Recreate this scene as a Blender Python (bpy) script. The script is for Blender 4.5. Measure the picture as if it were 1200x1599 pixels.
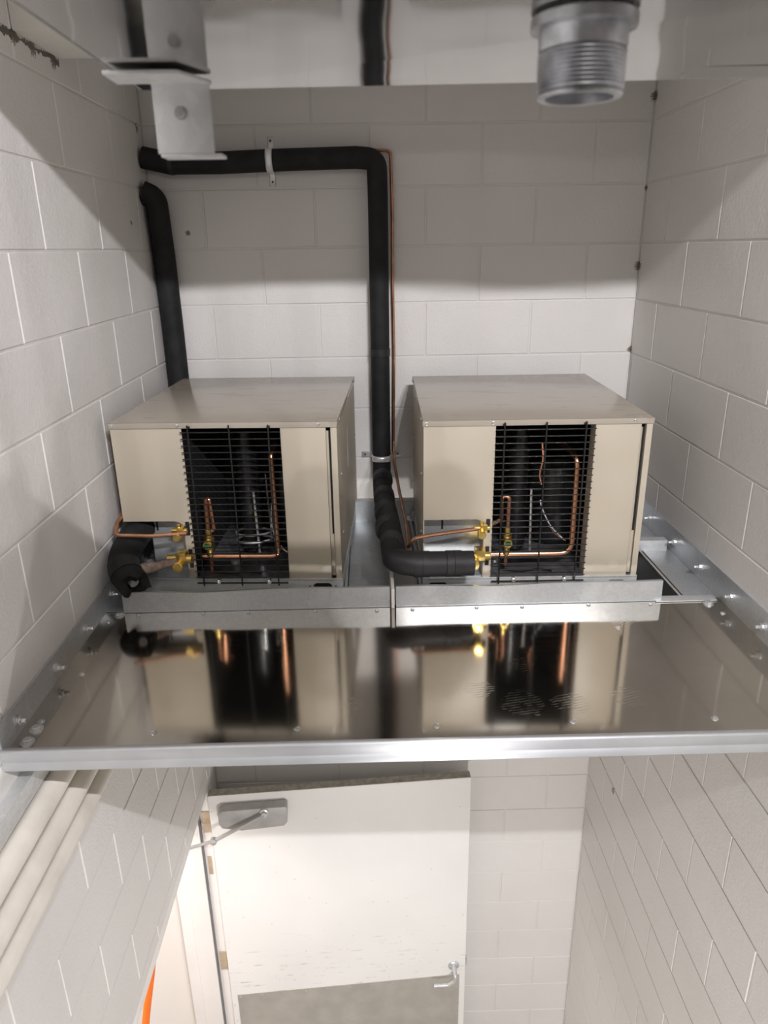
import bpy, bmesh, math, random
from mathutils import Vector, Matrix
random.seed(7)
for o in list(bpy.data.objects): bpy.data.objects.remove(o)
scene = bpy.context.scene
C = scene.collection
ZO = 4.88            # everything below is measured from a mortar line 4.88 m above the floor
XL, XR = -.856, .958 # inner faces of the side walls
FLOOR = -4.88
PI = math.pi

# ------------------------------------------------------------------ camera
def make_camera():
    f, p, y, r = 1131.08, .34923, .01395, -.01613
    cy, sy, cp, sp = math.cos(y), math.sin(y), math.cos(p), math.sin(p)
    F = Vector((sy*cp, cy*cp, -sp)); R = Vector((cy, -sy, 0)); U = R.cross(F)
    R2 = math.cos(r)*R + math.sin(r)*U; U2 = -math.sin(r)*R + math.cos(r)*U
    cam = bpy.data.cameras.new('camera'); o = bpy.data.objects.new('camera', cam); C.objects.link(o)
    m = Matrix((R2, U2, -F)).transposed().to_4x4()
    m.translation = Vector((-.0615, -2.872, -.4129+ZO))
    o.matrix_world = m
    cam.sensor_fit = 'VERTICAL'; cam.sensor_height = 36; cam.sensor_width = 36
    cam.lens = 36*f/1599; cam.clip_start = .02; cam.clip_end = 60
    cam.dof.use_dof = True; cam.dof.focus_distance = 2.2; cam.dof.aperture_fstop = 8.5
    scene.camera = o
make_camera()

# ------------------------------------------------------------------ world, lights, exposure
w = bpy.data.worlds.new('world'); scene.world = w; w.use_nodes = True
w.node_tree.nodes['Background'].inputs[0].default_value = (.9, .95, 1, 1)
w.node_tree.nodes['Background'].inputs[1].default_value = .05
scene.view_settings.view_transform = 'Standard'
scene.view_settings.look = 'None'
scene.view_settings.gamma = 1
scene.view_settings.use_curve_mapping = False
scene.view_settings.exposure = 0.18

def area(name, loc, target, sx, sy, power, col=(1, 1, 1), spread=180):
    l = bpy.data.lights.new(name, 'AREA'); l.shape = 'RECTANGLE'; l.size = sx; l.size_y = sy
    l.energy = power; l.color = col; l.spread = math.radians(spread)
    o = bpy.data.objects.new(name, l); C.objects.link(o)
    d = Vector(target)-Vector(loc)
    o.location = Vector(loc)+Vector((0, 0, ZO)); o.rotation_euler = d.to_track_quat('-Z', 'Y').to_euler()
    return o
# row of small ceiling lamps behind the camera
for lx in (.42, .66, .88):
    area('ceiling_light', (lx, -3.8, .96), (lx*.3, -.6, -1.2), .06, .035, 33, (.985, .97, 1))
# second ceiling lamp farther down the room
area('far_ceiling_light', (.117, -6.8, 1.0), (0, 0, -.9), .16, .06, 11, (1, .97, .93))
# low work light on the floor side of the room
area('work_light', (.30, -3.3, -3.2), (-.1, 0, -3.2), .25, .25, 33, (1, .965, .94))
# lamp in the next room, beyond the doorway
area('hall_light', (-2.1, -.9, -2.35), (-2.0, -.9, -4.8), .9, .9, 40, (1, .95, .91))

# ------------------------------------------------------------------ materials
MATS = {}
def new_mat(name):
    m = bpy.data.materials.new(name); m.use_nodes = True
    nt = m.node_tree; b = nt.nodes['Principled BSDF']; MATS[name] = m
    return m, nt, b
def N(nt, t, **kw):
    n = nt.nodes.new(t)
    for k, v in kw.items():
        if k.startswith('i_'): n.inputs[k[2:].replace('_', ' ')].default_value = v
        else: setattr(n, k, v)
    return n
def mth(nt, op, a, b=None, c=None, clamp=False):
    n = nt.nodes.new('ShaderNodeMath'); n.operation = op; n.use_clamp = clamp
    for i, v in enumerate((a, b, c)):
        if v is None: continue
        if isinstance(v, (int, float)): n.inputs[i].default_value = v
        else: nt.links.new(v, n.inputs[i])
    return n.outputs[0]
def ramp(nt, fac, stops):
    n = nt.nodes.new('ShaderNodeValToRGB'); e = n.color_ramp.elements
    while len(e) > len(stops): e.remove(e[-1])
    while len(e) < len(stops): e.new(.5)
    for el, (p, c) in zip(e, stops):
        el.position = p; el.color = c if len(c) == 4 else (*c, 1)
    nt.links.new(fac, n.inputs[0]); return n.outputs[0]
def mix(nt, fac, a, b):
    n = nt.nodes.new('ShaderNodeMix'); n.data_type = 'RGBA'
    for s, v in ((0, fac), (6, a), (7, b)):
        if isinstance(v, (int, float)): n.inputs[s].default_value = v
        elif isinstance(v, tuple): n.inputs[s].default_value = (*v, 1) if len(v) == 3 else v
        else: nt.links.new(v, n.inputs[s])
    return n.outputs[2]
def pos(nt, scale=(1, 1, 1)):
    g = nt.nodes.new('ShaderNodeNewGeometry'); mp = nt.nodes.new('ShaderNodeMapping')
    mp.inputs['Scale'].default_value = scale
    nt.links.new(g.outputs['Position'], mp.inputs[0]); return mp.outputs[0]
def objc(nt, scale=(1, 1, 1)):
    g = nt.nodes.new('ShaderNodeTexCoord'); mp = nt.nodes.new('ShaderNodeMapping')
    mp.inputs['Scale'].default_value = scale
    nt.links.new(g.outputs['Object'], mp.inputs[0]); return mp.outputs[0]
def noise(nt, vec, scale, detail=3, rough=.5):
    n = N(nt, 'ShaderNodeTexNoise'); n.inputs['Scale'].default_value = scale
    n.inputs['Detail'].default_value = detail; n.inputs['Roughness'].default_value = rough
    nt.links.new(vec, n.inputs['Vector']); return n.outputs[0]
def voro(nt, vec, scale, out='Distance', feature='F1'):
    n = N(nt, 'ShaderNodeTexVoronoi', feature=feature); n.inputs['Scale'].default_value = scale
    nt.links.new(vec, n.inputs['Vector']); return n.outputs[out]
def bump(nt, b, h, strength=.3, dist=.002):
    n = N(nt, 'ShaderNodeBump'); n.inputs['Strength'].default_value = strength; n.inputs['Distance'].default_value = dist
    nt.links.new(h, n.inputs['Height']); nt.links.new(n.outputs[0], b.inputs['Normal'])
def simple(name, col, rough=.5, metal=0, spec=.5, nscale=0, namt=.08, bscale=0, bstr=.2, bdist=.001, coat=0):
    m, nt, b = new_mat(name)
    b.inputs['Roughness'].default_value = rough; b.inputs['Metallic'].default_value = metal
    b.inputs['Specular IOR Level'].default_value = spec; b.inputs['Coat Weight'].default_value = coat
    c2 = tuple(max(0, c*(1-namt)) for c in col); c3 = tuple(min(1, c*(1+namt)) for c in col)
    if nscale:
        n = noise(nt, objc(nt), nscale, 4)
        nt.links.new(ramp(nt, n, [(.3, c2), (.7, c3)]), b.inputs['Base Color'])
    else: b.inputs['Base Color'].default_value = (*col, 1)
    if bscale: bump(nt, b, noise(nt, objc(nt), bscale, 3), bstr, bdist)
    return m

def m_block():
    m, nt, b = new_mat('painted_block')
    p = pos(nt)
    tone = ramp(nt, noise(nt, p, 1.7, 3), [(.3, (.685, .662, .637)), (.7, (.735, .712, .69))])
    pores = voro(nt, p, 160)
    pm = mth(nt, 'MULTIPLY', mth(nt, 'LESS_THAN', pores, .14), mth(nt, 'GREATER_THAN', noise(nt, p, 6, 2), .56))
    tone = mix(nt, mth(nt, 'MULTIPLY', pm, .35), tone, (.38, .35, .31))
    # chipped paint and smudges at the corner and round the pipe sleeves
    for (x, y, z, r) in ((.958, 0, .075, .035), (.958, 0, -.49, .034), (.958, 0, -.80, .026), (.958, 0, -.22, .02), (-.856, -.245, -.32, .016),
                         (-.856, -.05, -.01, .028), (-.727, 0, -.35, .018), (-.856, -.73, .045, .03), (-.856, -.85, .05, .035), (-.856, -.95, .05, .03), (.958, -.33, -2.66, .03)):
        n = N(nt, 'ShaderNodeVectorMath', operation='DISTANCE'); nt.links.new(p, n.inputs[0])
        n.inputs[1].default_value = (x, y, z+ZO)
        near = mth(nt, 'SUBTRACT', 1, mth(nt, 'DIVIDE', n.outputs['Value'], r), clamp=True)
        k = mth(nt, 'GREATER_THAN', mth(nt, 'ADD', mth(nt, 'MULTIPLY', near, .6), noise(nt, p, 190, 4, .7)), .82)
        tone = mix(nt, mth(nt, 'MULTIPLY', k, mth(nt, 'GREATER_THAN', near, .001)), tone, (.20, .165, .13))
    # ragged open joint where the left wall meets the beam
    sx = N(nt, 'ShaderNodeSeparateXYZ'); nt.links.new(p, sx.inputs[0])
    d = mth(nt, 'ADD', mth(nt, 'ABSOLUTE', mth(nt, 'SUBTRACT', sx.outputs[2], ZO+.052)), mth(nt, 'MULTIPLY', mth(nt, 'SUBTRACT', noise(nt, p, 26, 4, .7), .5), .05))
    on = mth(nt, 'MULTIPLY', mth(nt, 'LESS_THAN', d, .006), mth(nt, 'LESS_THAN', sx.outputs[0], XL+.01))
    on = mth(nt, 'MULTIPLY', on, mth(nt, 'MULTIPLY', mth(nt, 'LESS_THAN', sx.outputs[1], -.69), mth(nt, 'GREATER_THAN', sx.outputs[1], -1.1)))
    tone = mix(nt, on, tone, (.10, .085, .07))
    nt.links.new(tone, b.inputs['Base Color'])
    b.inputs['Roughness'].default_value = .42; b.inputs['Specular IOR Level'].default_value = .45
    h = mth(nt, 'ADD', noise(nt, p, 130, 3, .6), mth(nt, 'MULTIPLY', noise(nt, p, 22, 2), .9))
    h = mth(nt, 'SUBTRACT', h, mth(nt, 'MULTIPLY', pm, .5))
    bump(nt, b, h, .5, .0024)
    return m
m_block()

def m_galv(name, base=(.60, .62, .64), rough=.38, spangle=170):
    m, nt, b = new_mat(name)
    p = objc(nt)
    v = N(nt, 'ShaderNodeTexVoronoi'); v.inputs['Scale'].default_value = spangle; nt.links.new(p, v.inputs['Vector'])
    sep = N(nt, 'ShaderNodeSeparateColor'); nt.links.new(v.outputs['Color'], sep.inputs[0])
    dark = tuple(c*.90 for c in base)
    col = ramp(nt, sep.outputs[0], [(0, dark), (1, base)])
    st = noise(nt, p, 9, 4)
    col = mix(nt, mth(nt, 'MULTIPLY', mth(nt, 'GREATER_THAN', st, .62), .18), col, (.75, .76, .76))
    nt.links.new(col, b.inputs['Base Color'])
    b.inputs['Metallic'].default_value = .72
    nt.links.new(mth(nt, 'ADD', mth(nt, 'MULTIPLY', st, .22), rough-.1), b.inputs['Roughness'])
    bump(nt, b, noise(nt, p, 14, 2), .12, .004)
    return m
m_galv('galvanised')
m_galv('galvanised_white', (.74, .75, .75), .55, 110)
m_galv('galvanised_dark', (.50, .52, .53), .42, 140)

def m_shelf():
    m, nt, b = new_mat('polished_sheet')
    p = pos(nt)
    fine = noise(nt, pos(nt, (60, 3, 3)), 9, 4, .6)
    blot = noise(nt, p, 5, 4, .6)
    base = ramp(nt, blot, [(.3, (.56, .525, .47)), (.75, (.64, .605, .55))])
    # faint shoe prints: ridges inside a few ovals
    wv = N(nt, 'ShaderNodeTexWave', wave_type='RINGS', rings_direction='Z'); wv.inputs['Scale'].default_value = 34
    wv.inputs['Distortion'].default_value = 3; wv.inputs['Detail Scale'].default_value = 3; nt.links.new(p, wv.inputs[0])
    tot = None
    for (x, y, r) in ((.27, -1.46, .07), (.38, -1.47, .06), (.30, -1.30, .045), (.62, -1.10, .05), (.52, -1.45, .06), (.76, -1.22, .04), (.18, -1.40, .05), (-.12, -1.45, .035)):
        n = N(nt, 'ShaderNodeVectorMath', operation='DISTANCE'); nt.links.new(p, n.inputs[0]); n.inputs[1].default_value = (x, y, -1.4+ZO)
        k = mth(nt, 'SUBTRACT', 1, mth(nt, 'DIVIDE', n.outputs['Value'], r), clamp=True)
        tot = k if tot is None else mth(nt, 'MAXIMUM', tot, k)
    scuff = mth(nt, 'MULTIPLY', mth(nt, 'GREATER_THAN', mth(nt, 'ADD', tot, mth(nt, 'MULTIPLY', noise(nt, p, 40, 3), .8)), .72), mth(nt, 'GREATER_THAN', mth(nt, 'MULTIPLY', wv.outputs[1], noise(nt, p, 55, 3)), .36))
    scuff = mth(nt, 'MULTIPLY', scuff, mth(nt, 'GREATER_THAN', tot, .02))
    scr = mth(nt, 'GREATER_THAN', noise(nt, pos(nt, (30, 9, 1)), 4.0, 5, .75), .73)
    dust = mth(nt, 'LESS_THAN', voro(nt, p, 30), .05)
    marks = mth(nt, 'MAXIMUM', mth(nt, 'MULTIPLY', scuff, .35), mth(nt, 'MAXIMUM', mth(nt, 'MULTIPLY', scr, .16), mth(nt, 'MULTIPLY', dust, .25)))
    nt.links.new(mix(nt, mth(nt, 'MULTIPLY', marks, .6), base, (.80, .79, .77)), b.inputs['Base Color'])
    b.inputs['Metallic'].default_value = 1
    r = mth(nt, 'ADD', .055, mth(nt, 'MULTIPLY', fine, .04))
    r = mth(nt, 'ADD', r, mth(nt, 'MULTIPLY', marks, .30)); r = mth(nt, 'ADD', r, mth(nt, 'MULTIPLY', blot, .04))
    nt.links.new(r, b.inputs['Roughness'])
    bump(nt, b, mth(nt, 'ADD', noise(nt, p, 2.5, 1), mth(nt, 'MULTIPLY', fine, .01)), .06, .01)
m_shelf()

def m_pan():
    m, nt, b = new_mat('stainless_pan')
    p = pos(nt)
    b.inputs['Base Color'].default_value = (.40, .39, .37, 1); b.inputs['Metallic'].default_value = 1
    b.inputs['Roughness'].default_value = .07
    bump(nt, b, noise(nt, p, 9, 1), .18, .006)
m_pan()

def m_beige():
    m, nt, b = new_mat('beige_enamel')
    p = objc(nt)
    n = noise(nt, p, 5, 4)
    col = ramp(nt, n, [(.3, (.465, .408, .32)), (.7, (.50, .443, .355))])
    nt.links.new(col, b.inputs['Base Color'])
    b.inputs['Roughness'].default_value = .42
    bump(nt, b, noise(nt, p, 220, 2), .06, .0006)
    m, nt, b = new_mat('beige_cover')
    p = objc(nt)
    sm = noise(nt, objc(nt, (2.5, 9, 1)), 2.2, 5, .65)
    msk = mth(nt, 'MULTIPLY', mth(nt, 'GREATER_THAN', sm, .60), .5)
    nt.links.new(mix(nt, msk, (.40, .355, .295), (.31, .275, .23)), b.inputs['Base Color'])
    nt.links.new(mth(nt, 'ADD', .13, mth(nt, 'MULTIPLY', sm, .10)), b.inputs['Roughness'])
m_beige()

def m_door():
    m, nt, b = new_mat('door_paint')
    p = pos(nt)
    base = ramp(nt, noise(nt, p, 2.2, 3), [(.3, (.80, .79, .77)), (.7, (.86, .85, .83))])
    grime = mth(nt, 'GREATER_THAN', noise(nt, pos(nt, (2.5, 2.5, 40)), 3, 5, .7), .64)
    low = N(nt, 'ShaderNodeSeparateXYZ'); nt.links.new(p, low.inputs[0])
    zz = mth(nt, 'SUBTRACT', 1, mth(nt, 'MULTIPLY', mth(nt, 'ABSOLUTE', mth(nt, 'SUBTRACT', low.outputs[2], ZO-3.95)), 2.6), clamp=True)
    dots = mth(nt, 'MULTIPLY', mth(nt, 'LESS_THAN', voro(nt, p, 24), .075), mth(nt, 'GREATER_THAN', noise(nt, p, 5, 2), .5))
    k = mth(nt, 'MAXIMUM', mth(nt, 'MULTIPLY', mth(nt, 'MULTIPLY', grime, zz), .8), mth(nt, 'MULTIPLY', dots, .5))
    nt.links.new(mix(nt, k, base, (.28, .24, .20)), b.inputs['Base Color'])
    b.inputs['Roughness'].default_value = .4
m_door()
simple('door_edge', (.34, .32, .27), .7, nscale=40, namt=.25)
simple('frame_paint', (.84, .81, .78), .45, nscale=4, namt=.04)
simple('hall_paint', (.85, .80, .76), .6, nscale=1, namt=.03)
m_ = simple('trim_aluminium', (.66, .675, .70), .46, .85, nscale=12, namt=.05)
m_.node_tree.nodes['Principled BSDF'].inputs['Anisotropic Rotation'].default_value = .25
m_.node_tree.nodes['Principled BSDF'].inputs['Anisotropic'].default_value = .75
tg = m_.node_tree.nodes.new('ShaderNodeTangent'); tg.axis = 'Z'; m_.node_tree.links.new(tg.outputs[0], m_.node_tree.nodes['Principled BSDF'].inputs['Tangent'])
simple('foam_rubber', (.012, .012, .013), .72, spec=.35, nscale=20, namt=.4, bscale=30, bstr=.35, bdist=.003)
simple('foam_tape', (.020, .019, .021), .55, spec=.4, nscale=12, namt=.35, bscale=24, bstr=.5, bdist=.004)
simple('foam_core', (.35, .34, .33), .8)
simple('copper', (.83, .42, .25), .26, 1, nscale=14, namt=.16)
simple('copper_dull', (.50, .26, .16), .36, 1, nscale=20, namt=.25)
simple('copper_wrap', (.42, .32, .27), .8, .15, nscale=60, namt=.4, bscale=90, bstr=.6, bdist=.004)
simple('brass', (.86, .62, .20), .30, 1, nscale=30, namt=.15)
simple('black_wire', (.012, .012, .012), .38, 0)
simple('black_enamel', (.010, .010, .011), .28, 0)
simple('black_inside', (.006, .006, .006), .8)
simple('inside_floor', (.20, .20, .21), .4, .6, nscale=15, namt=.3)
simple('zinc', (.80, .81, .82), .22, .85)
simple('zinc_dull', (.66, .67, .68), .34, .7, nscale=60, namt=.15)
simple('strap_zinc', (.84, .85, .86), .35, .55)
simple('nipple_metal', (.50, .51, .54), .36, .85, nscale=45, namt=.45)
simple('closer_grey', (.46, .45, .44), .5, .3, nscale=14, namt=.12)
simple('hinge_bronze', (.50, .40, .29), .55, .2, nscale=30, namt=.12)
simple('kick_plate', (.56, .535, .49), .40, .6, nscale=9, namt=.10)
simple('conduit_paint', (.70, .655, .59), .5, nscale=9, namt=.12, bscale=40, bstr=.2)
simple('gasket_grey', (.18, .18, .19), .6)
simple('orange_sleeve', (1.0, .20, .015), .5)
simple('concrete', (.40, .385, .36), .8, nscale=6, namt=.08, bscale=50)
simple('beam_paint', (.74, .715, .66), .65, nscale=7, namt=.05, bscale=18, bstr=.3, bdist=.004)
simple('ceiling_paint', (.80, .785, .76), .7)
simple('black_paint', (.008, .008, .008), .6)
simple('white_edge', (.78, .75, .70), .5)
simple('glass_green', (.05, .16, .06), .08)

# ------------------------------------------------------------------ mesh helpers
class MB:
    def __init__(s): s.v = []; s.f = []
    def add(s, vs, fs):
        k = len(s.v); s.v += [tuple(v) for v in vs]; s.f += [tuple(i+k for i in f) for f in fs]; return s
    def box(s, x0, x1, y0, y1, z0, z1):
        vs = [(x, y, z) for x in (x0, x1) for y in (y0, y1) for z in (z0, z1)]
        return s.add(vs, [(0, 1, 3, 2), (4, 6, 7, 5), (0, 4, 5, 1), (2, 3, 7, 6), (0, 2, 6, 4), (1, 5, 7, 3)])
    def tube(s, path, r, seg=12, cap=True, inner=None):
        P = [Vector(p) for p in path]; n = len(P)
        T = [(P[min(i+1, n-1)]-P[max(i-1, 0)]).normalized() for i in range(n)]
        u = T[0].orthogonal().normalized(); vs = []
        for i in range(n):
            if i:
                a = T[i-1].cross(T[i])
                if a.length > 1e-7: u = Matrix.Rotation(T[i-1].angle(T[i]), 3, a.normalized()) @ u
            u = (u-T[i]*u.dot(T[i])).normalized(); w_ = T[i].cross(u)
            rr = r[i] if isinstance(r, (list, tuple)) else r
            for k in range(seg):
                a = 2*PI*k/seg; vs.append(P[i]+(u*math.cos(a)+w_*math.sin(a))*rr)
        fs = [(i*seg+k, i*seg+(k+1) % seg, (i+1)*seg+(k+1) % seg, (i+1)*seg+k) for i in range(n-1) for k in range(seg)]
        if cap: fs += [tuple(reversed(range(seg))), tuple(range((n-1)*seg, n*seg))]
        return s.add(vs, fs)
    def lathe(s, prof, loc, axis='Z', seg=20):
        """prof: (radius, height) pairs along the axis"""
        vs = []; loc = Vector(loc)
        def put(a, b, c): return loc+Vector({'Z': (a, b, c), 'X': (c, a, b), 'Y': (a, c, b), '-Y': (a, -c, b), '-X': (-c, a, b)}[axis])
        for r, h in prof:
            for k in range(seg):
                a = 2*PI*k/seg; vs.append(put(r*math.cos(a), r*math.sin(a), h))
        n = len(prof)
        fs = [(i*seg+k, i*seg+(k+1) % seg, (i+1)*seg+(k+1) % seg, (i+1)*seg+k) for i in range(n-1) for k in range(seg)]
        fs += [tuple(reversed(range(seg))), tuple(range((n-1)*seg, n*seg))]
        return s.add(vs, fs)
    def prism(s, poly, a, b, plane='XZ'):
        """poly in a plane, extruded from a to b along the plane's normal"""
        def put(p, c): return {'XZ': (p[0], c, p[1]), 'XY': (p[0], p[1], c), 'YZ': (c, p[0], p[1])}[plane]
        n = len(poly); vs = [put(p, a) for p in poly]+[put(p, b) for p in poly]
        fs = [tuple(range(n)), tuple(reversed(range(n, 2*n)))]+[(i, n+i, n+(i+1) % n, (i+1) % n) for i in range(n)]
        return s.add(vs, fs)
    def mesh(s, name, mat, bev=0, off=(0, 0, 0), smooth=True, bseg=2):
        bm = bmesh.new(); ov = Vector(off)
        vs = [bm.verts.new(Vector(v)-ov) for v in s.v]
        for f in s.f:
            try: bm.faces.new([vs[i] for i in f])
            except ValueError: pass
        bmesh.ops.recalc_face_normals(bm, faces=bm.faces)
        if bev:
            ed = [e for e in bm.edges if len(e.link_faces) == 2 and e.calc_face_angle(0) > .6]
            bmesh.ops.bevel(bm, geom=ed, offset=bev, segments=bseg, affect='EDGES', profile=.6, clamp_overlap=True)
        me = bpy.data.meshes.new(name); bm.to_mesh(me); bm.free()
        me.materials.append(MATS[mat])
        if smooth:
            me.polygons.foreach_set('use_smooth', [True]*len(me.polygons)); me.set_sharp_from_angle(angle=.6)
        return me

def tag(o, label=None, cat=None, group=None, kind=None):
    for k, v in (('label', label), ('category', cat), ('group', group), ('kind', kind)):
        if v: o[k] = v
    return o
def root(name, loc, label, cat, group=None, rz=0):
    o = bpy.data.objects.new(name, None); C.objects.link(o); o.empty_display_size = .05
    o.location = loc; o.rotation_euler = (0, 0, rz)
    return tag(o, label, cat, group)
def part(name, mb, mat, parent, bev=0, local=False, smooth=True, label=None, bseg=2):
    """a part under its thing; vertices are in room coordinates unless local"""
    base = Vector((0, 0, 0))
    if not local:
        p = parent
        while p is not None: base += p.location; p = p.parent
    o = bpy.data.objects.new(name, mb.mesh(name, mat, bev, base, smooth, bseg)); C.objects.link(o); o.parent = parent
    if label: o['label'] = label
    return o
def thing(name, mb, mat, label, cat, group=None, bev=0, smooth=True, kind=None, bseg=2):
    xs, ys, zs = zip(*mb.v)
    base = Vector(((min(xs)+max(xs))/2, (min(ys)+max(ys))/2, min(zs)))
    o = bpy.data.objects.new(name, mb.mesh(name, mat, bev, base, smooth, bseg)); C.objects.link(o); o.location = base
    return tag(o, label, cat, group, kind)
def struct(name, mb, mat, label=None, cat=None, bev=0):
    return thing(name, mb, mat, label, cat, None, bev, True, 'structure')
def arc(c, r, a0, a1, n=6): return [(c[0]+r*math.cos(a0+(a1-a0)*i/n), c[1]+r*math.sin(a0+(a1-a0)*i/n)) for i in range(n+1)]
def smooth_path(pts, n=8):
    """Catmull-Rom through the given points"""
    P = [Vector(p) for p in pts]; P = [P[0]*2-P[1]]+P+[P[-1]*2-P[-2]]; out = []
    for i in range(1, len(P)-2):
        a, b, c, d = P[i-1:i+3]
        for k in range(n):
            t = k/n
            out.append(.5*((2*b)+(c-a)*t+(2*a-5*b+4*c-d)*t*t+(3*b-a-3*c+d)*t**3))
    return out+[P[-2]]
def fillet(pts, r, n=8):
    """polyline with rounded corners"""
    P = [Vector(p) for p in pts]; out = [P[0]]
    for i in range(1, len(P)-1):
        a = (P[i-1]-P[i]).normalized(); b = (P[i+1]-P[i]).normalized()
        half = a.angle(b)/2; d = min(r/math.tan(half), (P[i-1]-P[i]).length*.49, (P[i+1]-P[i]).length*.49)
        p0, p1 = P[i]+a*d, P[i]+b*d
        for k in range(n+1):
            t = k/n; out.append((1-t)**2*p0+2*t*(1-t)*P[i]+t*t*p1)
    return out+[P[-1]]

# ------------------------------------------------------------------ the room shell
H = .2032
OPEN_Y0, OPEN_Y1, OPEN_Z = -1.42, -.10, -2.70     # doorway in the left wall
mb = MB().box(XL-.25, XR+.25, .0028, .2, FLOOR, .75)
wall_back = struct('wall_back', mb, 'painted_block', 'white painted concrete block wall behind the two beige units', 'wall')
mb = MB().box(XL-.2, XL-.0028, OPEN_Y1, .0028, FLOOR, .75).box(XL-.2, XL-.0028, OPEN_Y0, OPEN_Y1, OPEN_Z+.004, .75).box(XL-.2, XL-.0028, -2.438, OPEN_Y0, FLOOR, .75)
mb.box(XL-.2, XL-.0028, -2.438, .0028, .75, 1.8)
wall_left = struct('wall_left', mb, 'painted_block', 'white painted concrete block wall with doorway and painted conduits', 'wall')
mb = MB().box(XR+.0028, XR+.2, -2.438, .0028, FLOOR, 1.8)
wall_right = struct('wall_right', mb, 'painted_block', 'white painted concrete block wall beside the galvanised shelf angle, no doorway', 'wall')
struct('wall_front', MB().box(-3.4, 3.4, -9.2, -9, FLOOR, 1.8), 'painted_block', 'plain painted wall at the far end behind the camera', 'wall')
struct('wall_outer', MB().box(-3.6, -3.4, -9.2, -4, FLOOR, 1.8).box(3.4, 3.6, -9.2, -2.2, FLOOR, 1.8).box(XR+.2, 3.4, -2.438, -2.2, FLOOR, 1.8).box(-3.4, XL-.2, -4.2, -4, FLOOR, 1.8).box(XL-.4, XL-.2, -4.0, -2.2, FLOOR, 1.8), 'painted_block', 'plain painted walls of the room behind the camera', 'wall')
struct('floor', MB().box(-4.2, 3.6, -9.2, .2, FLOOR-.1, FLOOR), 'concrete', 'bare concrete floor below the shelf', 'floor')
# low ceiling over the shelf with a slightly uneven front edge, high ceiling in front of it
mb = MB(); n = 30; vs = []; fs = []
YE = -1.9
def edge_z(x):
    pts = [(-.95, .0), (-.1, .002), (.18, .011), (.32, .006), (.45, -.004), (.59, -.016), (.68, -.012), (.78, .0), (1.1, .004)]
    for (a, za), (b_, zb) in zip(pts, pts[1:]):
        if a <= x <= b_:
            t = (x-a)/(b_-a); t = t*t*(3-2*t); return za+(zb-za)*t
    return 0
for i in range(n+1):
    x = XL+(XR-XL)*i/n; z = .2032+edge_z(x)
    vs += [(x, YE, z), (x, YE+.25, .2032), (x, 0, .2032), (x, 0, .75), (x, YE, .75)]
for i in range(n):
    for k in range(5): fs.append((i*5+k, i*5+(k+1) % 5, (i+1)*5+(k+1) % 5, (i+1)*5+k))
fs += [(0, 1, 2, 3, 4), tuple(n*5+k for k in (4, 3, 2, 1, 0))]
mb.add(vs, fs)
struct('ceiling', mb, 'ceiling_paint', 'low painted ceiling over the shelf bay', 'ceiling')
struct('ceiling_high', MB().box(-3.6, 3.6, -9.2, YE+.01, 1.8, 1.9).box(XL-.2, XR+.2, YE+.2, .2, .75, .85), 'ceiling_paint', 'high ceiling in front of the shelf bay', 'ceiling')
struct('trim_1', MB().box(XL, XR, -.955, -.69, .06, .2), 'beam_paint', 'rough white painted beam crossing high above the shelf', 'beam', bev=.006)

BLK = {}
def block_mesh(wd, ht, face):
    key = (round(wd, 4), round(ht, 4), face)
    if key in BLK: return BLK[key]
    c = .0017; D = .03; a, b = wd/2, ht/2
    def put(u, v, d):   # d: depth behind the face
        return {'B': (u, d, v), 'L': (-d, u, v), 'R': (d, u, v)}[face]
    vs = [put(u*(a-c), v*(b-c), 0) for u, v in ((-1, -1), (1, -1), (1, 1), (-1, 1))]
    vs += [put(u*a, v*b, c*.9) for u, v in ((-1, -1), (1, -1), (1, 1), (-1, 1))]
    vs += [put(u*a, v*b, D) for u, v in ((-1, -1), (1, -1), (1, 1), (-1, 1))]
    fs = [(0, 1, 2, 3), (8, 11, 10, 9)]
    for k in range(4):
        j = (k+1) % 4; fs += [(k, 4+k, 4+j, j), (4+k, 8+k, 8+j, 4+j)]
    m = MB().add(vs, fs).mesh('block', 'painted_block', smooth=True); BLK[key] = m
    return m
def lay(wall, face, lo, hi, off_even, off_odd, opening=None):
    g = .0032
    for r in range(-2, 24):
        z1, z0 = -r*H, max(-(r+1)*H, FLOOR)
        if z1 <= FLOOR: break
        off = off_even if r % 2 == 0 else off_odd
        k = math.floor((lo-off)/(2*H)); edges = [lo]
        while True:
            u = off+2*H*k; k += 1
            if u >= hi-.012: break
            if u > lo+.012: edges.append(u)
        edges.append(hi)
        for u0, u1 in zip(edges, edges[1:]):
            rects = [(u0, u1, z0, z1)]
            if opening:
                a, b, zt = opening
                if z0 < zt-.001 and u1 > a and u0 < b:
                    rects = []
                    if u0 < a-.02: rects.append((u0, a, z0, z1))
                    if u1 > b+.02: rects.append((b, u1, z0, z1))
                    if z1 > zt+.02: rects.append((max(u0, a), min(u1, b), zt, z1))
            for (p0, p1, q0, q1) in rects:
                wd, ht = p1-p0-2*g, q1-q0-2*g
                if wd < .01 or ht < .01: continue
                o = bpy.data.objects.new('block', block_mesh(wd, ht, face)); C.objects.link(o); o.parent = wall
                cu, cz = (p0+p1)/2, (q0+q1)/2; j = random.uniform(-.0006, .0006)
                loc = {'B': (cu, j, cz), 'L': (XL+j, cu, cz), 'R': (XR+j, cu, cz)}[face]
                o.location = Vector(loc)-wall.location
BX = .1497
lay(wall_back, 'B', XL, XR, BX+H, BX)
lay(wall_left, 'L', -2.438, 0, -.3516, -.1484, (OPEN_Y0, OPEN_Y1, OPEN_Z))
lay(wall_right, 'R', -2.438, 0, -.0201, -.2233)

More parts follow.
